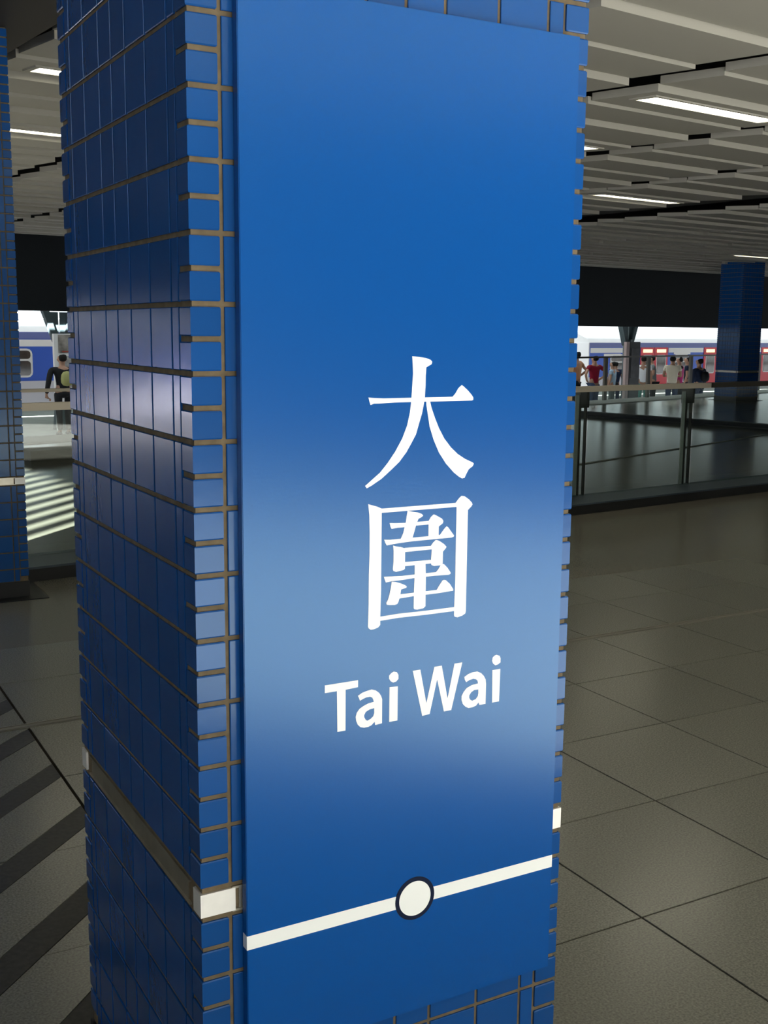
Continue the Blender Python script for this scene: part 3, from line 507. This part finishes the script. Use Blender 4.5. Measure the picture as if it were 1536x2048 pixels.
# ================================================================ people
def skin_obj(name, m, parent, verts, edges, rad, root=0, sub=1, smooth=True):
    me = bpy.data.meshes.new(name); base = parent_loc(parent); me.from_pydata([Vector(v) for v in verts],edges,[]); me.materials.append(m)
    o = bpy.data.objects.new(name, me); COL.objects.link(o); o.parent = parent
    md = o.modifiers.new('skin','SKIN'); md.use_smooth_shade = smooth
    for i,r in enumerate(rad): me.skin_vertices[0].data[i].radius = (r if isinstance(r,tuple) else (r,r))
    for i in range(len(rad)): me.skin_vertices[0].data[i].use_root = (i == root)
    sb = o.modifiers.new('subd','SUBSURF'); sb.levels = sub; sb.render_levels = sub; return o
M_SKIN = mat('skin_tan',(0.36,0.20,0.13),0.6); M_SKIND = mat('skin_shadow',(0.24,0.13,0.09),0.6)
def person(u, v, zf, face, H, label, shirt, trousers, hair, pose='hang', skin=M_SKIN, lean=0.0, bag=None, sleeve=0.5, wide=1.0, skirt=False, longhair=False):
    t = empty('person', W(u,v,zf), label, 'person', 'people waiting on the platform'); t.rotation_euler = (0,0,TH+face)
    s = H/1.75; X = lambda x,y,z: (x*s*wide if z > 0.8 else x*s, (y+lean*(z-0.9 if z > 0.9 else 0))*s, z*s)
    sh, el, wr, ha = {'hang':((0.19,0,1.42),(0.25,-0.02,1.14),(0.26,0.06,0.90),(0.255,0.09,0.82)),
                      'hips':((0.19,0,1.42),(0.38,-0.10,1.20),(0.20,0.06,1.02),(0.14,0.10,0.99)),
                      'front':((0.19,0,1.42),(0.25,0.03,1.15),(0.10,0.26,1.16),(0.03,0.30,1.18))}[pose]
    V = [(0,0,0.95),(0,0,1.12),(0,0.0,1.34),(0,0,1.47),(0,0.01,1.54),(0,0.02,1.62),(0,0.01,1.71),(0,0.125,1.625)]
    E = [(0,1),(1,2),(2,3),(3,4),(4,5),(5,6),(5,7)]; R = [(0.15,0.10),(0.13,0.09),(0.16,0.10),(0.07,0.06),(0.055,0.055),(0.085,0.10),(0.07,0.085),0.015]
    for sx in (-1,1):                                           # ears
        V.append((sx*0.088,0.01,1.62)); E.append((5,len(V)-1)); R.append(0.014)
    for sx in (-1,1):
        k = len(V); P = [sh,el,wr,ha]; V += [(sx*p[0],p[1],p[2]) for p in P]; E += [(2,k),(k,k+1),(k+1,k+2),(k+2,k+3)]; R += [0.052,0.042,0.028,(0.040,0.018)]
        d = Vector(ha)-Vector(wr); d.normalize()
        for q in range(4):                                      # four fingers, then the thumb
            f0 = Vector(ha)+Vector((0.0,(q-1.5)*0.018,0))+d*0.035; f1 = f0+d*(0.045+0.008*(q in (1,2)))
            V += [(sx*f0.x,f0.y,f0.z),(sx*f1.x,f1.y,f1.z)]; E += [(k+3,len(V)-2),(len(V)-2,len(V)-1)]; R += [0.009,0.007]
        f0 = Vector(ha)+Vector((0,0.045,0.0)); V.append((sx*f0.x,f0.y,f0.z)); E.append((k+3,len(V)-1)); R.append(0.010)
        k = len(V); V += [(sx*0.09,0,0.90),(sx*0.10,0.015,0.50),(sx*0.10,-0.01,0.10),(sx*0.105,0.10,0.035)]
        E += [(0,k),(k,k+1),(k+1,k+2),(k+2,k+3)]; R += [0.085,0.058,0.040,(0.038,0.028)]
    skin_obj('body', skin, t, [X(*p) for p in V], E, [tuple(q*s for q in r) if isinstance(r,tuple) else r*s for r in R])
    V = [(0,0,0.92),(0,0,1.12),(0,0,1.34),(0,0,1.46)]; E = [(0,1),(1,2),(2,3)]; R = [(0.175,0.125),(0.155,0.115),(0.185,0.125),(0.085,0.075)]
    for sx in (-1,1):
        k = len(V); e2 = tuple(a+(b-a)*sleeve for a,b in zip(sh,el)) if sleeve < 1 else el
        V += [(sx*sh[0],sh[1],sh[2]),(sx*e2[0],e2[1],e2[2])]; E += [(2,k),(k,k+1)]; R += [0.072,0.062]
        if sleeve >= 1: V.append((sx*wr[0],wr[1],wr[2])); E.append((k+1,k+2)); R.append(0.045)
    skin_obj('shirt', shirt, t, [X(*p) for p in V], E, [tuple(q*s for q in r) if isinstance(r,tuple) else r*s for r in R], root=1)
    if skirt:
        V = [(0,0,1.0),(0,0,0.8),(0,0,0.52)]; E = [(0,1),(1,2)]; R = [(0.15,0.11),(0.19,0.15),(0.23,0.18)]
    else:
        V = [(0,0,0.98)]; E = []; R = [(0.165,0.12)]
        for sx in (-1,1):
            k = len(V); V += [(sx*0.09,0,0.86),(sx*0.10,0.015,0.50),(sx*0.10,-0.005,0.10)]; E += [(0,k),(k,k+1),(k+1,k+2)]; R += [0.100,0.075,0.062]
    skin_obj('trousers' if not skirt else 'skirt', trousers, t, [X(*p) for p in V], E, [tuple(q*s for q in r) if isinstance(r,tuple) else r*s for r in R])
    for sx in (-1,1): skin_obj('shoe', M_BLACK, t, [X(sx*0.10,-0.05,0.045),X(sx*0.102,0.04,0.045),X(sx*0.108,0.16,0.035)], [(0,1),(1,2)], [0.045*s,0.045*s,0.035*s])
    hv = [(0,-0.045,1.57),(0,-0.035,1.65),(0,-0.012,1.735)]; hr = [(0.088,0.075),(0.100,0.100),(0.092,0.105)]; he = [(0,1),(1,2)]
    if longhair: hv.append((0,-0.075,1.42)); hr.append((0.085,0.04)); he.append((0,2))
    skin_obj('hair', hair, t, [X(*p) for p in hv], he, [tuple(q*s for q in r) for r in hr])
    if bag:
        kind, bmz = bag
        if kind == 'back': skin_obj('backpack', bmz, t, [X(0,-0.20,1.05),X(0,-0.22,1.22),X(0,-0.20,1.40)], [(0,1),(1,2)], [(0.15*s,0.09*s),(0.17*s,0.12*s),(0.13*s,0.08*s)])
        else:
            skin_obj('shoulder_bag', bmz, t, [X(0.30,-0.02,0.86),X(0.30,-0.02,1.06)], [(0,1)], [(0.13*s,0.16*s),(0.09*s,0.11*s)])
            m_=MB(); m_.tube(Vector(X(0.29,-0.02,1.1)),Vector(X(0.10,0.02,1.50)),0.012,0.012,8); me=m_.mesh('strap',bmz); o=bpy.data.objects.new('strap',me); COL.objects.link(o); o.parent=t
    return t
cm = lambda n,c,**k: mat(n,c,0.85,spec=0.2,**k)
HB = cm('hair_black',(0.010,0.009,0.008)); JE = cm('jeans',(0.035,0.055,0.11)); DK = cm('cloth_dark',(0.014,0.014,0.016)); NV = cm('cloth_navy',(0.012,0.020,0.045))
RD = cm('cloth_red',(0.20,0.006,0.022)); TN = cm('cloth_tan',(0.42,0.22,0.12)); LB_ = cm('cloth_light_blue',(0.30,0.42,0.52)); WH = cm('cloth_white',(0.72,0.74,0.76)); CR = cm('cloth_cream',(0.66,0.60,0.48))
GY_ = cm('cloth_grey',(0.13,0.15,0.15)); MG = cm('cloth_magenta',(0.42,0.03,0.16)); GN = cm('cloth_green',(0.10,0.28,0.24)); YL = cm('cloth_olive_yellow',(0.30,0.30,0.12))
ZP = -0.77
PI = math.pi
person(23.75,22.5,ZP,0.2,1.86,'person in a tan top, arms on hips, beside the column edge',TN,DK,HB,'hips')
person(23.73,21.75,ZP,0.0,1.76,'person in a dark red shirt with hands on hips',RD,JE,HB,'hips',wide=1.2)
person(25.1,22.3,ZP,0.4,1.56,'person in light blue with a dark shoulder bag, right of the red shirt',LB_,GY_,HB,'hang',bag=('side',DK))
person(26.1,23.1,ZP,-0.6,1.52,'person in navy half hidden by the grey pillar',NV,NV,HB,'hang')
person(26.02,21.9,ZP,-0.7,1.72,'person in a white shirt and green trousers at the red train doors',WH,GN,HB,'hang')
person(26.85,22.2,ZP,0.9,1.72,'person in a grey shirt leaning forward next to the white shirt',GY_,DK,HB,'front',lean=0.12)
person(25.80,20.6,ZP,-0.9,1.76,'person in a cream shirt walking past the train window',CR,JE,HB,'front',lean=0.05)
person(26.6,21.0,ZP,0.3,1.72,'person with long black hair and a magenta top',MG,DK,HB,'hang',longhair=True)
person(27.7,21.6,ZP,0.6,1.70,'person in navy standing behind a railing post',NV,NV,HB,'hang')
person(25.45,19.35,ZP,0.1,1.72,'broad person in dark navy with a backpack near the dark column',NV,NV,HB,'hang',bag=('back',DK),wide=1.25,sleeve=1.0)
person(8.36,23.3,ZP,0.1,1.84,'person in black with a yellowish bag at the shoulders, left of the column',DK,DK,HB,'hang',bag=('back',YL),wide=1.35,sleeve=1.0)
